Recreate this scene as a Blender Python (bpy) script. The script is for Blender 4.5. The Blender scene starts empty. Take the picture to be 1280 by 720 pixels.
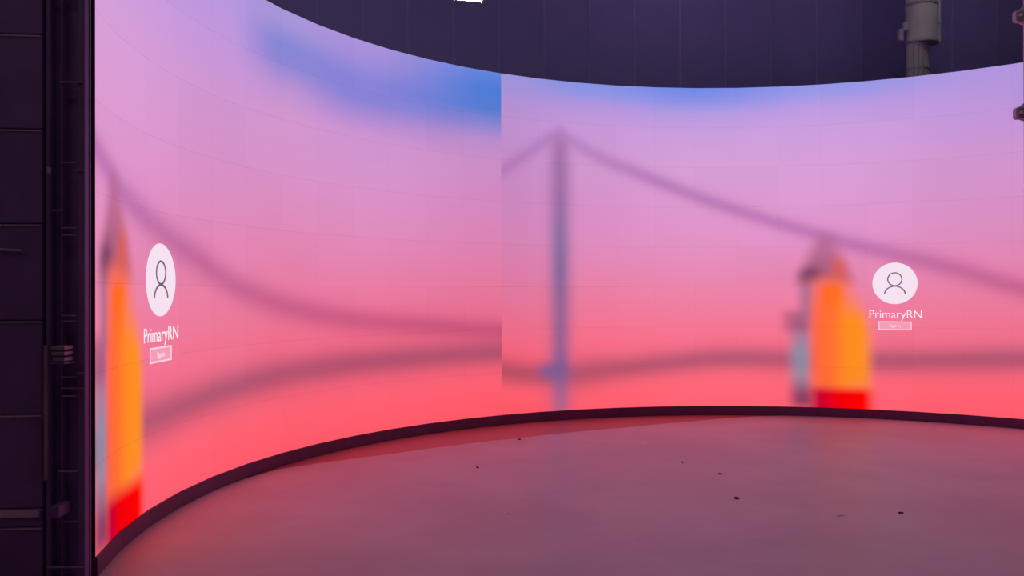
import bpy, bmesh, math, random
from mathutils import Vector, Matrix
random.seed(4)
SC = bpy.context.scene
COL = SC.collection
PI = math.pi
# ------------------------------------------------------------------ camera
EYE = 1.580
F = 1077.4                       # focal length in pixels of the 1280 px frame
cam_d = bpy.data.cameras.new('camera'); cam = bpy.data.objects.new('camera', cam_d); COL.objects.link(cam)
cam_d.sensor_width = 36.0; cam_d.lens = 36.0 * F / 1280.0; cam_d.clip_start = 0.05; cam_d.clip_end = 200
pitch, roll = 0.00381, -0.00246
def _pit(v):
    c, s = math.cos(pitch), math.sin(pitch)
    return Vector((v[0], c*v[1]-s*v[2], s*v[1]+c*v[2]))
right = _pit((math.cos(roll), 0, math.sin(roll))); up = _pit((-math.sin(roll), 0, math.cos(roll))); fwd = _pit((0, 1, 0))
M = Matrix((right, up, -fwd)).transposed().to_4x4(); M.translation = Vector((0, 0, EYE))
cam.matrix_world = M
SC.camera = cam
# ------------------------------------------------------------------ world, exposure
w = bpy.data.worlds.new('world'); SC.world = w; w.use_nodes = True
w.node_tree.nodes['Background'].inputs[0].default_value = (0.010, 0.009, 0.016, 1)
w.node_tree.nodes['Background'].inputs[1].default_value = 1.0
SC.view_settings.view_transform = 'Standard'; SC.view_settings.look = 'None'
SC.view_settings.exposure = 0.0; SC.view_settings.gamma = 1.0; SC.view_settings.use_curve_mapping = False
LAMP = 40.0                       # strength of the fluorescent tubes, added fill tubes included
# ------------------------------------------------------------------ helpers
def lin(c):
    return tuple(((x/255)/12.92 if x/255 <= .04045 else ((x/255+.055)/1.055)**2.4) for x in c) + (1,)
def tag(o, label=None, cat=None, group=None, kind=None):
    if label: o['label'] = label
    if cat: o['category'] = cat
    if group: o['group'] = group
    if kind: o['kind'] = kind
    return o
def empty(name, loc=(0, 0, 0), rz=0):
    o = bpy.data.objects.new(name, None); COL.objects.link(o); o.location = loc; o.rotation_euler.z = rz
    o.empty_display_size = .1
    return o
def link(name, me, mat, parent=None, smooth=False):
    if isinstance(me, bmesh.types.BMesh):
        b = me; me = bpy.data.meshes.new(name); bmesh.ops.recalc_face_normals(b, faces=b.faces); b.to_mesh(me); b.free()
    mats = mat if isinstance(mat, (list, tuple)) else [mat]
    if not me.materials:
        for m in mats: me.materials.append(m)
    if smooth:
        for p in me.polygons: p.use_smooth = True
    o = bpy.data.objects.new(name, me); COL.objects.link(o)
    if parent: o.parent = parent
    return o
def box(b, x0, x1, y0, y1, z0, z1, bev=0):
    vs = [b.verts.new((x, y, z)) for x in (x0, x1) for y in (y0, y1) for z in (z0, z1)]
    fs = [(0,1,3,2),(4,6,7,5),(0,4,5,1),(2,3,7,6),(0,2,6,4),(1,5,7,3)]
    nf = [b.faces.new([vs[i] for i in f]) for f in fs]
    bmesh.ops.recalc_face_normals(b, faces=nf)
    if bev:
        es = list({e for f in nf for e in f.edges})
        bmesh.ops.bevel(b, geom=es, offset=bev, segments=1, affect='EDGES')
    return b
def lathe(b, prof, n=24, cx=0, cy=0):
    rings = [[b.verts.new((cx+r*math.cos(2*PI*i/n), cy+r*math.sin(2*PI*i/n), z)) for i in range(n)] for r, z in prof]
    for a, c in zip(rings, rings[1:]):
        for i in range(n): b.faces.new((a[i], a[(i+1) % n], c[(i+1) % n], c[i]))
    b.faces.new(rings[0][::-1]); b.faces.new(rings[-1])
    return b
def tube(b, p, q, r, n=8):
    p, q = Vector(p), Vector(q); d = (q-p).normalized()
    a = d.orthogonal().normalized(); c = d.cross(a)
    R = [[b.verts.new(o + r*(math.cos(2*PI*i/n)*a + math.sin(2*PI*i/n)*c)) for i in range(n)] for o in (p, q)]
    for i in range(n): b.faces.new((R[0][i], R[0][(i+1) % n], R[1][(i+1) % n], R[1][i]))
    b.faces.new(R[0][::-1]); b.faces.new(R[1])
    return b
BM = bmesh.new
# ------------------------------------------------------------------ node expressions
class G:
    def __init__(s, nt): s.nt = nt
    def put(s, n, i, v):
        if hasattr(v, 'links') or isinstance(v, bpy.types.NodeSocket): s.nt.links.new(v, n.inputs[i])
        else: n.inputs[i].default_value = v
    def m(s, op, a, b=0.0, c=0.0, clamp=False):
        n = s.nt.nodes.new('ShaderNodeMath'); n.operation = op; n.use_clamp = clamp
        s.put(n, 0, a); s.put(n, 1, b); s.put(n, 2, c)
        return n.outputs[0]
    def add(s, a, b): return s.m('ADD', a, b)
    def sub(s, a, b): return s.m('SUBTRACT', a, b)
    def mul(s, a, b): return s.m('MULTIPLY', a, b)
    def step(s, x, a, b):        # smooth rise from 0 at a to 1 at b
        n = s.nt.nodes.new('ShaderNodeMapRange'); n.interpolation_type = 'SMOOTHSTEP'
        s.put(n, 'Value', x); s.put(n, 'From Min', a); s.put(n, 'From Max', b)
        n.inputs['To Min'].default_value = 0; n.inputs['To Max'].default_value = 1
        return n.outputs[0]
    def gauss(s, x, c, sg):
        d = s.m('DIVIDE', s.sub(x, c), sg)
        return s.m('EXPONENT', s.mul(s.mul(d, d), -1.0))
    def box(s, u, v, u0, u1, v0, v1, su, sv):
        a = s.mul(s.step(u, u0-su, u0+su), s.sub(1.0, s.step(u, s.sub(u1, su), s.add(u1, su))))
        b = s.mul(s.step(v, v0-sv, v0+sv), s.sub(1.0, s.step(v, v1-sv, v1+sv)))
        return s.mul(a, b)
    def ramp(s, x, stops):
        n = s.nt.nodes.new('ShaderNodeValToRGB'); s.put(n, 0, x); e = n.color_ramp.elements
        n.color_ramp.interpolation = 'LINEAR'
        stops = sorted(stops)
        while len(e) < len(stops): e.new(0.5)
        for i, (p, c) in enumerate(stops): e[i].position = p
        for i, (p, c) in enumerate(stops): e[i].position = p; e[i].color = lin(c)
        return n.outputs[0]
    def curve(s, x, pts):
        n = s.nt.nodes.new('ShaderNodeFloatCurve'); s.put(n, 'Value', x); n.inputs['Factor'].default_value = 1
        c = n.mapping.curves[0]
        c.points[0].location = pts[0]; c.points[1].location = pts[-1]
        for p in pts[1:-1]: c.points.new(*p)
        for p in c.points: p.handle_type = 'AUTO'
        n.mapping.use_clip = False; n.mapping.update()
        return n.outputs[0]
    def mix(s, f, a, b, mode='MIX'):
        n = s.nt.nodes.new('ShaderNodeMix'); n.data_type = 'RGBA'; n.blend_type = mode; n.clamp_factor = True
        for i, v in ((0, f), (6, a), (7, b)):
            if isinstance(v, bpy.types.NodeSocket): s.nt.links.new(v, n.inputs[i])
            else: n.inputs[i].default_value = v
        return n.outputs[2]
def new_mat(name):
    m = bpy.data.materials.new(name); m.use_nodes = True; return m, m.node_tree
def plain(name, col, rough=.6, metal=0, var=.12, scale=6, bump=0.0, spec=.5):
    m, nt = new_mat(name); g = G(nt); p = nt.nodes['Principled BSDF']
    tc = nt.nodes.new('ShaderNodeTexCoord'); nz = nt.nodes.new('ShaderNodeTexNoise')
    nt.links.new(tc.outputs['Object'], nz.inputs['Vector']); nz.inputs['Scale'].default_value = scale; nz.inputs['Detail'].default_value = 5
    lo = tuple(c*(1-var) for c in col[:3])+(1,); hi = tuple(min(1, c*(1+var)) for c in col[:3])+(1,)
    nt.links.new(g.mix(nz.outputs[0], lo, hi), p.inputs['Base Color'])
    p.inputs['Roughness'].default_value = rough; p.inputs['Metallic'].default_value = metal
    p.inputs['Specular IOR Level'].default_value = spec
    if bump:
        bp = nt.nodes.new('ShaderNodeBump'); bp.inputs['Strength'].default_value = bump; bp.inputs['Distance'].default_value = .01
        nt.links.new(nz.outputs[0], bp.inputs['Height']); nt.links.new(bp.outputs[0], p.inputs['Normal'])
    return m
def emit(name, col, st=1.0):
    m, nt = new_mat(name); nt.nodes.clear()
    e = nt.nodes.new('ShaderNodeEmission'); o = nt.nodes.new('ShaderNodeOutputMaterial')
    e.inputs[0].default_value = col; e.inputs[1].default_value = st; nt.links.new(e.outputs[0], o.inputs[0])
    return m
# ------------------------------------------------------------------ the curved screen's frame
CX, CY, R = 2.5512, 5.9904, 5.0081
BZ, SH = 0.112, 4.0571            # height of the plinth, height of the lit surface
TH0, TW = -32.26, 115.2           # seam between the two pictures; width of one picture in degrees
NROW, STEP = 8, 5.97
C0 = -12; NCOL = 32
def cyl(th, z, r=R):
    a = math.radians(th); return Vector((CX + r*math.sin(a), CY + r*math.cos(a), z))
# picture shown by the screen: blurred dusk sky, suspension bridge, lit tower
def screen_material():
    m, nt = new_mat('screen_picture'); nt.nodes.clear(); g = G(nt)
    geo = nt.nodes.new('ShaderNodeTexCoord'); sep = nt.nodes.new('ShaderNodeSeparateXYZ')
    at = nt.nodes.new('ShaderNodeNewGeometry'); nt.links.new(at.outputs['Position'], sep.inputs[0])
    x, y, z = sep.outputs
    th = g.m('ARCTAN2', g.sub(x, CX), g.sub(y, CY))
    u = g.m('DIVIDE', g.sub(g.mul(th, 180/PI), TH0), TW)
    u = g.m('FRACT', g.add(u, 2.0))
    v = g.m('DIVIDE', g.sub(z, BZ), SH, clamp=True)
    cols = [
     (0.00, [(0,(255,84,100)),(.07,(255,96,112)),(.16,(248,98,120)),(.22,(240,104,132)),(.30,(230,114,148)),(.42,(220,124,168)),(.52,(212,132,182)),(.65,(203,136,192)),(.76,(196,140,200)),(.88,(188,144,208)),(.95,(168,146,216)),(1,(158,148,218))]),
     (0.12, [(0,(255,92,108)),(.07,(255,100,118)),(.20,(250,110,136)),(.30,(240,120,152)),(.42,(230,132,175)),(.52,(222,140,192)),(.65,(215,146,202)),(.76,(208,152,208)),(.86,(202,152,216)),(.93,(180,150,222)),(.97,(146,148,228)),(1,(132,146,228))]),
     (0.26, [(0,(255,98,115)),(.07,(255,103,121)),(.20,(249,112,140)),(.30,(241,124,158)),(.42,(232,137,180)),(.52,(226,147,198)),(.65,(220,154,208)),(.76,(213,159,215)),(.86,(203,158,222)),(.92,(178,154,226)),(.96,(136,144,230)),(1,(112,136,230))]),
     (0.42, [(0,(255,98,115)),(.07,(255,102,121)),(.20,(248,112,140)),(.30,(240,124,158)),(.42,(230,136,180)),(.52,(225,147,200)),(.65,(220,155,210)),(.76,(214,158,216)),(.86,(205,158,222)),(.93,(188,154,226)),(.97,(158,152,230)),(1,(146,150,230))]),
     (0.61, [(0,(255,92,108)),(.07,(255,98,115)),(.20,(243,110,138)),(.30,(238,121,152)),(.42,(230,131,174)),(.52,(222,140,190)),(.65,(214,147,201)),(.76,(207,150,209)),(.86,(196,150,218)),(.93,(186,150,222)),(1,(176,150,222))]),
     (0.69, [(0,(255,90,105)),(.07,(255,96,112)),(.20,(244,104,132)),(.30,(238,117,150)),(.42,(230,130,172)),(.52,(222,138,186)),(.65,(214,147,200)),(.76,(210,150,206)),(.82,(190,146,210)),(.88,(140,134,212)),(.92,(134,134,214)),(.97,(164,148,216)),(1,(170,150,218))]),
     (0.80, [(0,(255,90,105)),(.07,(255,96,115)),(.20,(243,102,130)),(.30,(238,115,150)),(.42,(230,130,174)),(.52,(224,140,190)),(.65,(215,148,203)),(.76,(206,148,210)),(.80,(180,140,212)),(.85,(138,130,214)),(.90,(136,130,216)),(.95,(160,140,218)),(1,(172,146,218))]),
     (0.99, [(0,(255,88,102)),(.08,(255,94,112)),(.20,(240,102,130)),(.30,(234,112,145)),(.42,(226,124,166)),(.52,(219,132,182)),(.65,(211,138,194)),(.74,(202,142,200)),(.80,(186,140,204)),(.845,(140,132,208)),(.89,(88,124,212)),(.95,(78,124,214)),(1,(100,132,220))]),
    ]
    col = g.ramp(v, cols[0][1])
    for (ua, _), (ub, st) in zip(cols, cols[1:]):
        f = g.step(u, ua, ub)
        col = g.mix(f, col, g.ramp(v, st))
    # suspension cable
    cab = g.curve(u, [(0,.714),(.0422,.782),(.074,.836),(.0805,.842),(.088,.832),(.1291,.780),(.1938,.720),(.2724,.648),(.356,.578),(.4002,.543),(.4497,.503),(.5046,.466),(.564,.423),(.6266,.370),(.7206,.317),(.8009,.289),(.9027,.265),(1,.247)])
    sg = g.add(.026, g.mul(g.step(u, .35, .6), .007))
    near = g.add(.55, g.mul(g.step(u, .09, .22), .35))
    col = g.mix(g.mul(g.gauss(v, cab, sg), near), col, (.70, .60, .76, 1), 'MULTIPLY')
    # bridge deck
    deck = g.curve(u, [(0,.128),(.08,.108),(.1443,.118),(.2389,.139),(.2899,.149),(.39,.146),(.4876,.148),(.5655,.157),(.6503,.171),(.7435,.179),(.8575,.181),(1,.183)])
    sgd = g.add(.039, g.mul(g.gauss(u, .115, .03), .010))
    col = g.mix(g.mul(g.gauss(v, deck, sgd), .92), col, (.47, .62, .72, 1), 'MULTIPLY')
    # bridge pylon
    top = g.sub(1.0, g.step(v, .80, .865))
    wd = g.add(.0148, g.mul(g.gauss(v, .845, .03), -.003))
    pyl = g.ramp(v, [(0,(175,98,135)),(.07,(150,98,145)),(.13,(118,90,148)),(.20,(140,96,145)),(.30,(140,98,150)),(.42,(118,102,152)),(.52,(128,106,158)),(.64,(152,106,162)),(.85,(168,112,168))])
    col = g.mix(g.mul(g.mul(g.gauss(u, .0800, wd), top), .88), col, pyl)
    col = g.mix(g.mul(g.mul(g.gauss(u, .066, .016), g.gauss(v, .120, .028)), .75), col, lin((122, 92, 150)))
    # lit tower: grey turret on its left, dark roof, orange body, red foot
    col = g.mix(g.mul(g.box(u, v, .378, .404, .0, .28, .012, .025), .85), col,
                g.ramp(v, [(0,(90,50,90)),(.04,(110,60,100)),(.10,(135,140,165)),(.17,(128,146,172)),(.22,(150,125,155)),(.30,(145,80,115))]))
    col = g.mix(g.mul(g.box(u, v, .368, .400, .235, .30, .010, .02), .55), col, lin((160, 78, 115)))
    col = g.mix(g.mul(g.box(u, v, .388, .407, .27, .42, .009, .02), .75), col, lin((150, 105, 140)))
    hw = g.mul(g.sub(.585, v), .165)                  # roof half width grows downwards
    roof = g.mul(g.sub(1.0, g.step(g.sub(g.m('ABSOLUTE', g.sub(u, .4175)), hw), -.013, .013)),
                 g.mul(g.step(v, .36, .41), g.sub(1.0, g.step(v, .50, .57))))
    col = g.mix(g.mul(roof, .72), col, g.ramp(v, [(.38,(155,75,80)),(.44,(150,75,100)),(.50,(178,95,135))]))
    col = g.mix(g.mul(g.mul(g.gauss(u, .402, .013), g.gauss(v, .415, .022)), .7), col, lin((110, 60, 105)))
    org = g.ramp(u, [(.395,(255,96,70)),(.425,(255,112,48)),(.445,(255,140,34)),(.465,(255,142,36))])
    org = g.mix(g.step(v, .26, .42), org, lin((255, 104, 26)))
    col = g.mix(g.mul(g.mul(g.gauss(u, .435, .010), g.gauss(v, .430, .035)), .6), col, lin((235, 95, 50)))
    col = g.mix(g.box(u, v, .405, .446, .05, .395, .016, .035), col, org)
    col = g.mix(g.box(u, v, .405, g.sub(.470, g.mul(g.step(v, .22, .37), .012)), .05, .320, .011, .06), col, org)
    col = g.mix(g.box(u, v, .402, .471, -.1, .060, .011, .020), col, g.ramp(u, [(.39,(120,10,60)),(.412,(205,0,50)),(.43,(240,0,12)),(.46,(252,4,0))]))
    # slight brightness steps from cabinet to cabinet
    oi = nt.nodes.new('ShaderNodeObjectInfo')
    k = g.add(.985, g.mul(oi.outputs['Random'], .03))
    e = nt.nodes.new('ShaderNodeEmission'); o = nt.nodes.new('ShaderNodeOutputMaterial')
    nt.links.new(col, e.inputs[0]); nt.links.new(k, e.inputs[1]); nt.links.new(e.outputs[0], o.inputs[0])
    return m
# ------------------------------------------------------------------ materials
M_SCREEN = screen_material()
M_BLACK = plain('black_housing', (.012, .010, .014), .5, 0, .2, 20)
M_PLINTH = plain('black_plinth', (.15, .045, .15), .5, 0, .3, 9)
M_WALL = plain('painted_wall', (.26, .18, .62), .75, 0, .10, 1.5)
M_WALLS = plain('dark_wall', (.14, .08, .20), .8, 0, .15, 1.5)
M_STRIP = plain('joint_strip', (.38, .25, .70), .6)
M_CEIL = plain('dark_ceiling', (.05, .045, .08), .9)
M_DUCT = plain('grey_duct', (.82, .72, .86), .5, .05, .10, 3)
M_DUCTD = plain('duct_trim', (.62, .52, .72), .5, .1, .1, 3)
M_CAB = plain('dark_cabinet', (.26, .12, .38), .5, 0, .25, 5)
M_CABE = plain('cabinet_edge', (.75, .50, .72), .45, .2)
M_RAIL = plain('tower_rail', (.50, .32, .48), .45, .2)
M_STEEL = plain('rig_steel', (.72, .62, .82), .5, .1)
M_PAPER = plain('scrap_paper', (.96, .94, .92), .6)
M_GRIT = plain('dark_grit', (.02, .015, .015), .8)
M_TUBE = emit('tube_light', (1, .97, .90, 1), LAMP)
M_WHITEM = plain('lamp_housing', (.55, .54, .50), .5)
def floor_mat(name, c0, c1, rough, spec):
    m, nt = new_mat(name); g = G(nt); p = nt.nodes['Principled BSDF']
    tc = nt.nodes.new('ShaderNodeTexCoord')
    def noise(sc, det=4, rg=.55):
        n = nt.nodes.new('ShaderNodeTexNoise'); nt.links.new(tc.outputs['Object'], n.inputs['Vector'])
        n.inputs['Scale'].default_value = sc; n.inputs['Detail'].default_value = det; n.inputs['Roughness'].default_value = rg
        return n.outputs[0]
    a = noise(.9); b = noise(14, 3)
    col = g.mix(g.step(a, .35, .65), c0, c1)
    col = g.mix(g.mul(g.step(b, .62, .72), .18), col, tuple(x*.72 for x in c0[:3])+(1,))
    nt.links.new(col, p.inputs['Base Color'])
    nt.links.new(g.add(rough, g.mul(a, .12)), p.inputs['Roughness'])
    p.inputs['Specular IOR Level'].default_value = spec
    bp = nt.nodes.new('ShaderNodeBump'); bp.inputs['Strength'].default_value = .06; bp.inputs['Distance'].default_value = .01
    nt.links.new(noise(60, 2), bp.inputs['Height']); nt.links.new(bp.outputs[0], p.inputs['Normal'])
    return m
M_FLOOR = floor_mat('sub_floor', (.52, .15, .18, 1), (.58, .17, .20, 1), .35, .5)
M_SHEET = floor_mat('floor_sheet', (.63, .48, .54, 1), (.74, .56, .62, 1), .36, .5)
# ------------------------------------------------------------------ the room
X0, X1, Y0, Y1, ZC = -8.0, 11.5, -6.0, 14.0, 8.0
fl = link('floor', box(BM(), X0, X1, Y0, Y1, -.20, -.004), M_FLOOR); tag(fl, kind='structure')
link('ceiling', box(BM(), X0, X1, Y0, Y1, ZC, ZC+.15), M_CEIL)['kind'] = 'structure'
link('wall_left', box(BM(), X0-.2, X0, Y0, Y1, -.2, ZC+.15), M_WALLS)['kind'] = 'structure'
link('wall_right', box(BM(), X1, X1+.2, Y0, Y1, -.2, ZC+.15), M_WALLS)['kind'] = 'structure'
link('wall_front', box(BM(), X0, X1, Y0-.2, Y0, -.2, ZC+.15), M_WALLS)['kind'] = 'structure'
wb = link('wall_back', box(BM(), X0, X1, Y1, Y1+.2, -.2, ZC+.15), M_WALLS); wb['kind'] = 'structure'
# tall sheets of the back wall with thin strips over their joints
PW = .735; joint0 = 4.205
k0 = math.ceil((X0 - joint0)/PW)
xs = [X0] + [joint0 + PW*k for k in range(k0, 60) if X0 < joint0+PW*k < X1] + [X1]
pm = None
for a, b in zip(xs, xs[1:]):
    if abs((b-a)-PW) < 1e-3 and pm:
        o = bpy.data.objects.new('wall_panel', pm); COL.objects.link(o); o.parent = wb
    else:
        bb = box(BM(), .0012, (b-a)-.0012, -.035, -.001, .0, ZC-.005, .001)
        o = link('wall_panel', bb, M_WALL, wb)
        if abs((b-a)-PW) < 1e-3: pm = o.data
    o.location = (a, Y1, 0)
sm = None
for a in xs[1:-1]:
    if sm is None: o = link('joint_strip', box(BM(), -.009, .009, -.050, -.0355, .0, ZC-.01), M_STRIP, wb); sm = o.data
    else: o = bpy.data.objects.new('joint_strip', sm); COL.objects.link(o); o.parent = wb
    o.location = (a, Y1, 0)
# stage floor covering: its edge leaves the screen between two points and shows the darker floor under it
def sheet():
    prof = [(-180,4.4),(-104.6,4.999),(-100,4.999),(-76,4.999),(-70,4.93),(-62,4.60),(-57.2,4.43),(-47.3,4.24),(-37.3,4.12),(-28.2,4.12),(-17.1,4.17),(-6,4.42),(4,4.80),(10,4.999),(88,4.999),(93,4.9),(120,4.4),(180,4.4)]
    def r(t):
        for (a, ra), (b, rb) in zip(prof, prof[1:]):
            if a <= t <= b: return ra+(rb-ra)*(t-a)/(b-a)
    pts = [cyl(t, 0, r(t)) for t in [-104.6 + i*1.2 for i in range(162)] if t <= 88.2]
    pts += [Vector((9.5, 3.0, 0)), Vector((9.5, -5.0, 0)), Vector((-3.4, -5.0, 0)), Vector((-3.4, 3.2, 0))]
    b = BM(); f = b.faces.new([b.verts.new((p.x, p.y, 0)) for p in pts])
    e = bmesh.ops.extrude_face_region(b, geom=[f])
    for v in [q for q in e['geom'] if isinstance(q, bmesh.types.BMVert)]: v.co.z = -.0035
    return b
o = link('trim_1', sheet(), M_SHEET); o['kind'] = 'structure'
# ------------------------------------------------------------------ curved screen
led = empty('video_wall', (CX, CY, 0))
tag(led, 'huge curved video wall showing a blurred pink sunset and bridge above a black plinth', 'screen')
inv = Matrix.Translation(Vector((-CX, -CY, 0)))
def add_part(name, b, m, parent=led, smooth=False):
    """geometry given in world space, parented to the wall's empty"""
    o = link(name, b, m, parent, smooth)
    if parent is led: o.data.transform(inv)
    return o
hw_ = R*math.tan(math.radians(STEP/2)) ; ph = SH/NROW
def panel_mesh():
    b = BM(); g = .0003
    x0, x1, z0, z1 = -hw_+g, hw_-g, g, ph-g
    y0, y1 = 0, .055                                     # +y is outwards
    box(b, x0, x1, y0, y1, z0, z1)
    me = bpy.data.meshes.new('display_panel'); b.normal_update(); b.to_mesh(me); b.free()
    me.materials.append(M_BLACK); me.materials.append(M_SCREEN)
    for p in me.polygons: p.material_index = 1 if p.normal.y < -.9 else 0
    return me
pmesh = panel_mesh()
RP = R*math.cos(math.radians(STEP/2))*1.0008
for c in range(NCOL):
    th = TH0 + (C0 + c + .5)*STEP
    for r_ in range(NROW):
        o = bpy.data.objects.new('display_panel', pmesh); COL.objects.link(o); o.parent = led
        p = cyl(th, BZ + r_*ph, RP); o.location = (p.x-CX, p.y-CY, p.z)
        o.rotation_euler = (0, 0, -math.radians(th))
T_A, T_B = TH0 + C0*STEP, TH0 + (C0+NCOL)*STEP
def arc_solid(r0, r1, z0, z1, ta=T_A, tb=T_B, n=64, rake=0.0):
    b = BM(); rows = []
    for i in range(n+1):
        t = ta + (tb-ta)*i/n
        rows.append([b.verts.new(q) for q in (cyl(t, z0, r0-rake), cyl(t, z1, r0), cyl(t, z1, r1), cyl(t, z0, r1))])
    for p, q in zip(rows, rows[1:]):
        for i in range(4): b.faces.new((p[i], p[(i+1) % 4], q[(i+1) % 4], q[i]))
    b.faces.new(rows[0][::-1]); b.faces.new(rows[-1]); return b
add_part('plinth', arc_solid(R-.006, R+.35, 0.0, BZ-.002, n=32), M_PLINTH)
add_part('rear_shell', arc_solid(R+.062, R+.085, BZ, BZ+SH, n=32), M_BLACK)
tr = BM()
for c in range(0, NCOL+1, 4):                              # supports behind the screen
    th = TH0+(C0+c)*STEP; th = min(max(th, T_A+.6), T_B-.6)
    b = BM(); tube(b, cyl(th, BZ, R+.12), cyl(th, BZ+SH, R+.12), .024); tube(b, cyl(th, BZ, R+.32), cyl(th, BZ+SH*.62, R+.12), .02)
    for k in range(5):
        z = BZ+.3+k*.45; tube(b, cyl(th, z, R+.12), cyl(th, z, R+.32-.2*(z-BZ)/(SH*.62)), .012)
    add_part('support_frame', b, M_BLACK)
# ---- the log-in picture on each of the two display halves
M_DISC = emit('disc_light', lin((246, 226, 240)), 1.0)
M_LINE = emit('icon_line', lin((118, 92, 118)), 1.0)
M_TXT = emit('text_light', lin((255, 240, 248)), 1.0)
M_TXTD = emit('button_text_light', lin((250, 214, 228)), 1.0)
M_BTN = emit('button_fill', lin((246, 156, 182)), 1.0)
def bend(me, uc, vc, r):
    """wrap a flat (x = along the wall, y = up) mesh in metres onto the screen, back of the wall outwards"""
    thc = uc
    for v in me.vertices:
        th = thc + math.degrees(v.co.x/R); p = cyl(th, vc + v.co.y, r - v.co.z); v.co = (p.x-CX, p.y-CY, p.z)
    me.update()
def flat(fn):
    b = BM(); fn(b); me = bpy.data.meshes.new('m'); b.to_mesh(me); b.free(); return me
def thick_outline(b, inner, outer, closed=True, d=.003):
    n = len(inner); A = [b.verts.new((x, y, 0)) for x, y in inner]; B = [b.verts.new((x, y, 0)) for x, y in outer]
    C = [b.verts.new((x, y, d)) for x, y in inner]; D = [b.verts.new((x, y, d)) for x, y in outer]
    for i in range(n if closed else n-1):
        j = (i+1) % n
        b.faces.new((A[i], A[j], B[j], B[i])); b.faces.new((C[i], D[i], D[j], C[j]))
        b.faces.new((B[i], B[j], D[j], D[i])); b.faces.new((A[j], A[i], C[i], C[j]))
def ell(cx, cy, rx, ry, a0=0, a1=360, n=40, closed=True):
    m_ = n if closed else n+1
    return [(cx+rx*math.cos(math.radians(a0+(a1-a0)*i/n)), cy+ry*math.sin(math.radians(a0+(a1-a0)*i/n))) for i in range(m_)]
def disc(b):
    n = 56; c = b.verts.new((0, 0, .002)); ps = [b.verts.new((x, y, .002)) for x, y in ell(0, 0, .253, .253, n=n)]
    qs = [b.verts.new((v.co.x, v.co.y, 0)) for v in ps]
    # strips across keep it on the curved wall
    for i in range(n): b.faces.new((c, ps[i], ps[(i+1) % n])); b.faces.new((ps[i], qs[i], qs[(i+1) % n], ps[(i+1) % n]))
def person(b):
    thick_outline(b, ell(0, .050, .072, .072), ell(0, .050, .086, .086))
    thick_outline(b, ell(0, -.135, .108, .094, 5, 175, 24, False), ell(0, -.135, .123, .108, 5, 175, 24, False), False)
def frame(w_, h_, t):
    i = [(-w_/2+t, -h_/2+t), (w_/2-t, -h_/2+t), (w_/2-t, h_/2-t), (-w_/2+t, h_/2-t)]
    o_ = [(-w_/2, -h_/2), (w_/2, -h_/2), (w_/2, h_/2), (-w_/2, h_/2)]
    def sub(L): return [((1-k/4)*L[a][0]+k/4*L[(a+1) % 4][0], (1-k/4)*L[a][1]+k/4*L[(a+1) % 4][1]) for a in range(4) for k in range(4)]
    return lambda b: thick_outline(b, sub(i), sub(o_))
def fill(w_, h_):
    def f(b):
        for k in range(6):
            xa, xb = -w_/2+w_*k/6, -w_/2+w_*(k+1)/6
            b.faces.new([b.verts.new(q) for q in ((xa, -h_/2, 0), (xb, -h_/2, 0), (xb, h_/2, 0), (xa, h_/2, 0))])
    return f
def text_mesh(s, width, height, off):
    c = bpy.data.curves.new('t', 'FONT'); c.body = s; c.align_x = 'CENTER'; c.offset = off; c.resolution_u = 3; c.extrude = .004
    o = bpy.data.objects.new('t', c); COL.objects.link(o)
    dg = bpy.context.evaluated_depsgraph_get(); me = bpy.data.meshes.new_from_object(o.evaluated_get(dg))
    bpy.data.objects.remove(o)
    xs_ = [v.co.x for v in me.vertices]; ys_ = [v.co.y for v in me.vertices]
    cap = .70; mx = (min(xs_)+max(xs_))/2
    for v in me.vertices:
        v.co.x = (v.co.x-mx)*width/(max(xs_)-min(xs_)); v.co.y = (v.co.y-cap/2)*height/cap; v.co.z = 0.002 if v.co.z > 0 else 0
    me.materials.clear(); return me
def child(name, me, m, th, z, r, parent):
    me.name = name; bend(me, th, z, r)
    me.materials.clear(); me.materials.append(m)
    o = bpy.data.objects.new(name, me); COL.objects.link(o); o.parent = parent; return o
for side, thc in (('right', 25.10), ('left', -90.10)):
    zc = BZ + .3828*SH
    d = child('profile_disc', flat(disc), M_DISC, thc, zc, R-.016, led); d['label'] = 'pale round profile disc shown on the screen'
    p = child('person_outline', flat(person), M_LINE, thc, zc, R-.020, d); p['label'] = 'thin grey person outline'
    t = child('user_name_text', text_mesh('PrimaryRN', .585, .100, -.006), M_TXT, thc+.05, BZ+.2905*SH, R-.016, led); t['label'] = 'white user name lettering'
    bt = child('sign_in_button', flat(fill(.36, .094)), M_BTN, thc, BZ+.2555*SH, R-.014, led)
    child('button_border', flat(frame(.372, .106, .011)), M_TXTD, thc, BZ+.2555*SH, R-.016, bt)
    child('button_text', text_mesh('Sign in', .125, .038, .004), M_TXTD, thc, BZ+.2555*SH, R-.018, bt)
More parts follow.
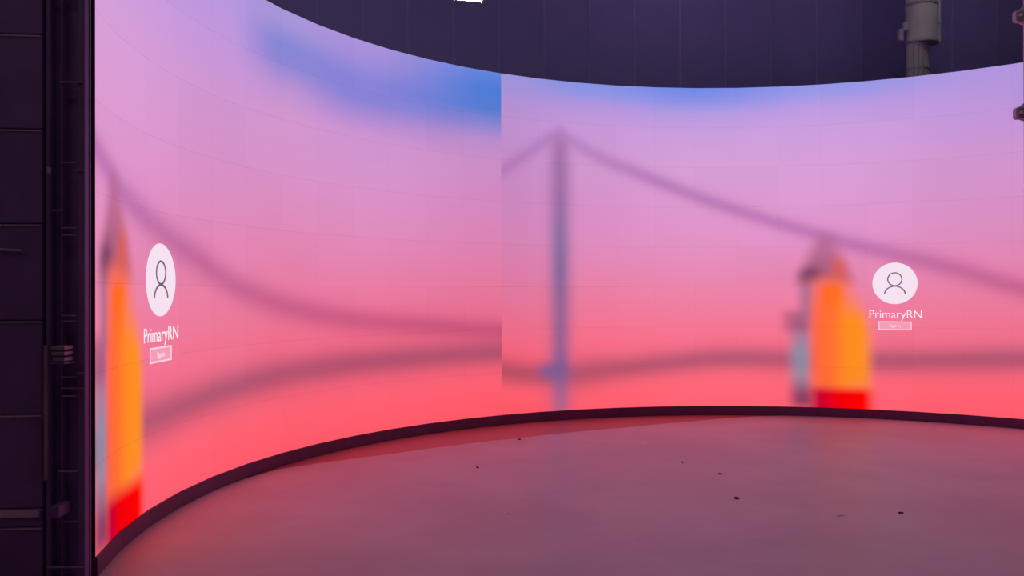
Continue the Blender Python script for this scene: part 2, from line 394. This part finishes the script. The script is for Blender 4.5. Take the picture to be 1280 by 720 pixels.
# ------------------------------------------------------------------ ceiling tubes: one in view, the rest added fill
def batten(a, b, label, group=None):
    """hanging fluorescent batten from a to b"""
    a, b = Vector(a), Vector(b); c = (a+b)/2; L = (b-a).length; ang = math.atan2(b.y-a.y, b.x-a.x)
    t = empty('tube_lamp', c, ang); tag(t, label, 'lamp', group)
    link('housing', box(BM(), -L/2, L/2, -.05, .05, .03, .09, .01), M_WHITEM, t)
    bb = BM(); tube(bb, (-L/2+.02, 0, 0), (L/2-.02, 0, 0), .014, 10); link('tube', bb, M_TUBE, t, True)
    for s in (-1, 1):
        link('end_cap', box(BM(), s*L/2-.014, s*L/2+.014, -.028, .028, -.026, .03), M_WHITEM, t)
        bb = BM(); tube(bb, (s*L*.35, 0, .09), (s*L*.35, 0, ZC-c.z), .005, 6); link('suspension_rod', bb, M_STEEL, t)
batten((-1.45, 10.70, 5.285), (-.365, 11.0, 5.30), 'lit white fluorescent tube hanging above the top edge of the video wall')
for x, y, where in ((-3.6, 10.9, 'behind the left end of the video wall'), (2.5, 11.6, 'behind the middle of the video wall'),
                    (6.5, 11.6, 'beside the grey ventilation duct'), (-1.5, 1.5, 'over the left front of the stage floor'),
                    (3.0, 1.5, 'over the right front of the stage floor'), (3.0, 5.5, 'over the middle of the stage floor'),
                    (-4.6, 7.0, 'behind the black support tower'), (-5.0, 1.0, 'in front of the black cabinet stack'),
                    (-5.0, -1.5, 'nearest the front wall, left of the stage')):
    batten((x-.9, y, 7.4), (x+.9, y, 7.4), 'added unseen white fill tube near the ceiling ' + where, 'added fill tubes near the ceiling out of view')  # fill lamps added out of view to brighten room, floor and cabinets
# ------------------------------------------------------------------ big vertical duct behind the wall, right
du = empty('ventilation_duct', (6.13, 13.0, 0)); tag(du, 'grey vertical pipe with a wider upper sleeve rising behind the video wall', 'duct')
link('lower_pipe', lathe(BM(), [(.158, 0), (.158, 5.34)], 28), M_DUCT, du, False)
up_ = link('upper_sleeve', lathe(BM(), [(.16, 5.285), (.215, 5.30), (.222, 5.33), (.222, 7.98)], 32), M_DUCT, du, False); up_.location = (.065, 0, 0)
for z in (5.29, 5.86, 6.6):
    o = link('joint_ring', lathe(BM(), [(.231, z), (.236, z+.01), (.236, z+.04), (.231, z+.05)], 32), M_DUCTD, du); o.location = (.065, 0, 0)
for z in (4.3, 4.9):
    link('pipe_ring', lathe(BM(), [(.166, z), (.168, z+.008), (.168, z+.03), (.166, z+.035)], 28), M_DUCTD, du)
for k, x in enumerate((-.11, -.055, 0.0)):
    y = -math.sqrt(.158**2-x*x)-.006
    bb = BM(); tube(bb, (x, y, 3.2), (x, y, 5.26), .010, 6); link('rib', bb, M_DUCTD, du)
bb = BM(); tube(bb, (.308, -.05, 5.31), (.308, -.05, 7.9), .024, 10); tube(bb, (.308, -.05, 5.33), (.20, -.05, 5.33), .02, 8); link('side_conduit', bb, M_DUCTD, du)
for z in (5.6, 5.95, 6.8):
    link('conduit_bracket', box(BM(), .26, .31, -.09, -.01, z, z+.03), M_DUCTD, du)
bb = BM(); box(bb, -.30, -.225, -.05, .03, 5.33, 5.51, .012); link('valve_box', bb, M_DUCTD, du)
bb = BM(); box(bb, -.225, -.15, -.05, .03, 5.49, 5.62, .012); tube(bb, (-.26, 0, 5.5), (-.15, 0, 5.56), .02); link('valve_arm', bb, M_DUCTD, du)
# ------------------------------------------------------------------ rigging post at the right edge
ps = empty('rigging_post', (2.402, 4.0, 0)); tag(ps, 'slim grey rigging post with dark clamps at the far right edge', 'post')
bb = BM(); tube(bb, (0, 0, .02), (0, 0, 7.97), .021, 12); link('pole', bb, M_STEEL, ps, True)
link('foot_plate', box(BM(), -.12, .25, -.18, .18, 0, .02, .004), M_STEEL, ps)
for z in (2.405, 2.855):
    cl = link('clamp', lathe(BM(), [(.024, z-.038), (.040, z-.030), (.040, z+.030), (.024, z+.042)], 12), M_STEEL, ps)
    bb = BM(); box(bb, -.066, -.030, -.022, .022, z-.032, z+.022, .008); link('clamp_jaw', bb, M_STEEL, cl)
    bb = BM(); tube(bb, (-.05, -.05, z-.005), (-.05, .02, z-.005), .008, 8); link('clamp_bolt', bb, M_STEEL, cl)
# ------------------------------------------------------------------ dark cabinets and support tower left of the screen
cs = empty('cabinet_stack', (-2.94, 4.60, 0), 0); tag(cs, 'tall black stack of flat cabinets at the far left edge', 'cabinet')
cs.rotation_euler.z = .10
zs = [.0, .32, .42, .925, 1.43, 1.95, 2.46, 2.97, 3.48, 4.0]
for a, b in zip(zs, zs[1:]):
    cb = link('cabinet', box(BM(), -.45, .415, 0, .14, a+.002, b-.002, .004), M_CAB, cs)
    link('edge_strip', box(BM(), -.45, .405, -.006, .001, b-.013, b-.006), M_CABE, cb)
link('shelf_lip', box(BM(), -.45, .40, -.012, -.001, .375, .41), M_CABE, cs)
bb = BM(); tube(bb, (-.45, -.014, 1.845), (.32, -.014, 1.805), .006, 6); link('cable_loop', bb, M_CABE, cs)
bb = BM(); box(bb, -.45, .415, .141, .20, 0, 3.98); link('rear_frame', bb, M_BLACK, cs)
# tower: uprights, rungs, panels
tw = empty('support_tower', (-2.40, 4.62, 0)); tag(tw, 'narrow black scaffold tower with horizontal rails between the cabinets and the screen', 'scaffold')
def X(px, d=4.62): return (px-640)/F*d + 2.40
def Z(py, d=4.60): return EYE + (364-py)/F*d
for px, w_ in ((60, .026), (77, .010), (101, .040)):
    link('upright', box(BM(), X(px)-w_/2, X(px)+w_/2, 0, .05, 0, 4.1, .004), M_CAB, tw)
bb = link('back_board', box(BM(), X(52), X(106), .055, .07, 0, 4.2), M_CAB, tw)
for y, xa, xb in ((100, 77, 103), (201, 80, 96), (211, 97, 108), (261, 64, 80), (283, 80, 96), (292, 80, 96), (393, 80, 96), (400, 80, 96), (470, 78, 97), (465, 97, 108), (484, 78, 108), (494, 80, 97), (588, 74, 97), (651, 78, 97), (-15, 60, 103), (708, 60, 108)):
    link('rail', box(BM(), X(xa), X(xb), -.012, 0, Z(y)-.0035, Z(y)+.0035), M_RAIL, tw)
bb = BM(); tube(bb, (X(60), -.02, Z(598)), (X(60), -.02, Z(430)), .012, 8); link('cable_run', bb, M_RAIL, tw)
bb = BM(); tube(bb, (X(65), -.03, Z(208)), (X(65), -.03, Z(215)), .010, 8); link('hook', bb, M_CABE, tw)
for i, y in enumerate((432, 439, 446)):
    bb = BM(); box(bb, X(78+i), X(95), -.12, -.03, Z(y+2.4), Z(y-2.4), .003); link('stacked_board', bb, M_RAIL, tw)
link('board_tray', box(BM(), X(78), X(96), -.13, 0, Z(451.5), Z(450)), M_CAB, tw)
bb = BM(); box(bb, X(78), X(88), -.12, -.001, Z(640), Z(625), .005); link('junction_box', bb, M_CAB, tw)
# ------------------------------------------------------------------ litter on the stage floor
def fp(px, py):
    x, y = px-640, 360-py
    d = right*(x/F) + fwd + up*(y/F); t = -EYE/d.z
    return Vector((d.x*t, d.y*t, 0))
def scrap(px, py, w_, l_, dark, label):
    p = fp(px, py); b = BM(); n = 7; a0 = random.random()*6
    ring = [(.5*w_*math.cos(a0+2*PI*i/n)*random.uniform(.7, 1.1), .5*l_*math.sin(a0+2*PI*i/n)*random.uniform(.7, 1.1)) for i in range(n)]
    h = .008 if dark else .006
    lo = [b.verts.new((x, y, 0)) for x, y in ring]; hi = [b.verts.new((x*.75, y*.75, h*random.uniform(.7, 1.2))) for x, y in ring]
    for i in range(n): b.faces.new((lo[i], lo[(i+1) % n], hi[(i+1) % n], hi[i]))
    b.faces.new(lo[::-1]); b.faces.new(hi)
    o = link('grit_crumb' if dark else 'paper_scrap', b, M_GRIT if dark else M_PAPER); o.location = p
    tag(o, label, 'debris' if dark else 'paper scrap')
scrap(597, 584.5, .032, .05, True, 'dark crumb on the stage floor left of centre, nearest the reddish floor strip')
scrap(853, 578, .03, .05, True, 'tiny dark crumb on the stage floor, highest of those right of centre')
scrap(900, 592.5, .035, .05, True, 'small dark crumb on the stage floor just behind the largest black one')
scrap(920.5, 623, .05, .06, True, 'largest black crumb on the stage floor right of centre')
scrap(632, 642, .05, .04, False, 'pale speck of paper in the left half of the stage floor')
scrap(1050, 644.5, .075, .035, False, 'pale oblong paper scrap on the stage floor below the sign-in disc')
scrap(1126, 641.5, .045, .02, True, 'flat dark crumb on the floor right of the oblong paper scrap')
scrap(805, 555, .06, .06, False, 'faint pale scrap on the floor close to the curved plinth')
scrap(649, 549.5, .055, .04, True, 'small dark chip lying on the edge of the floor covering')
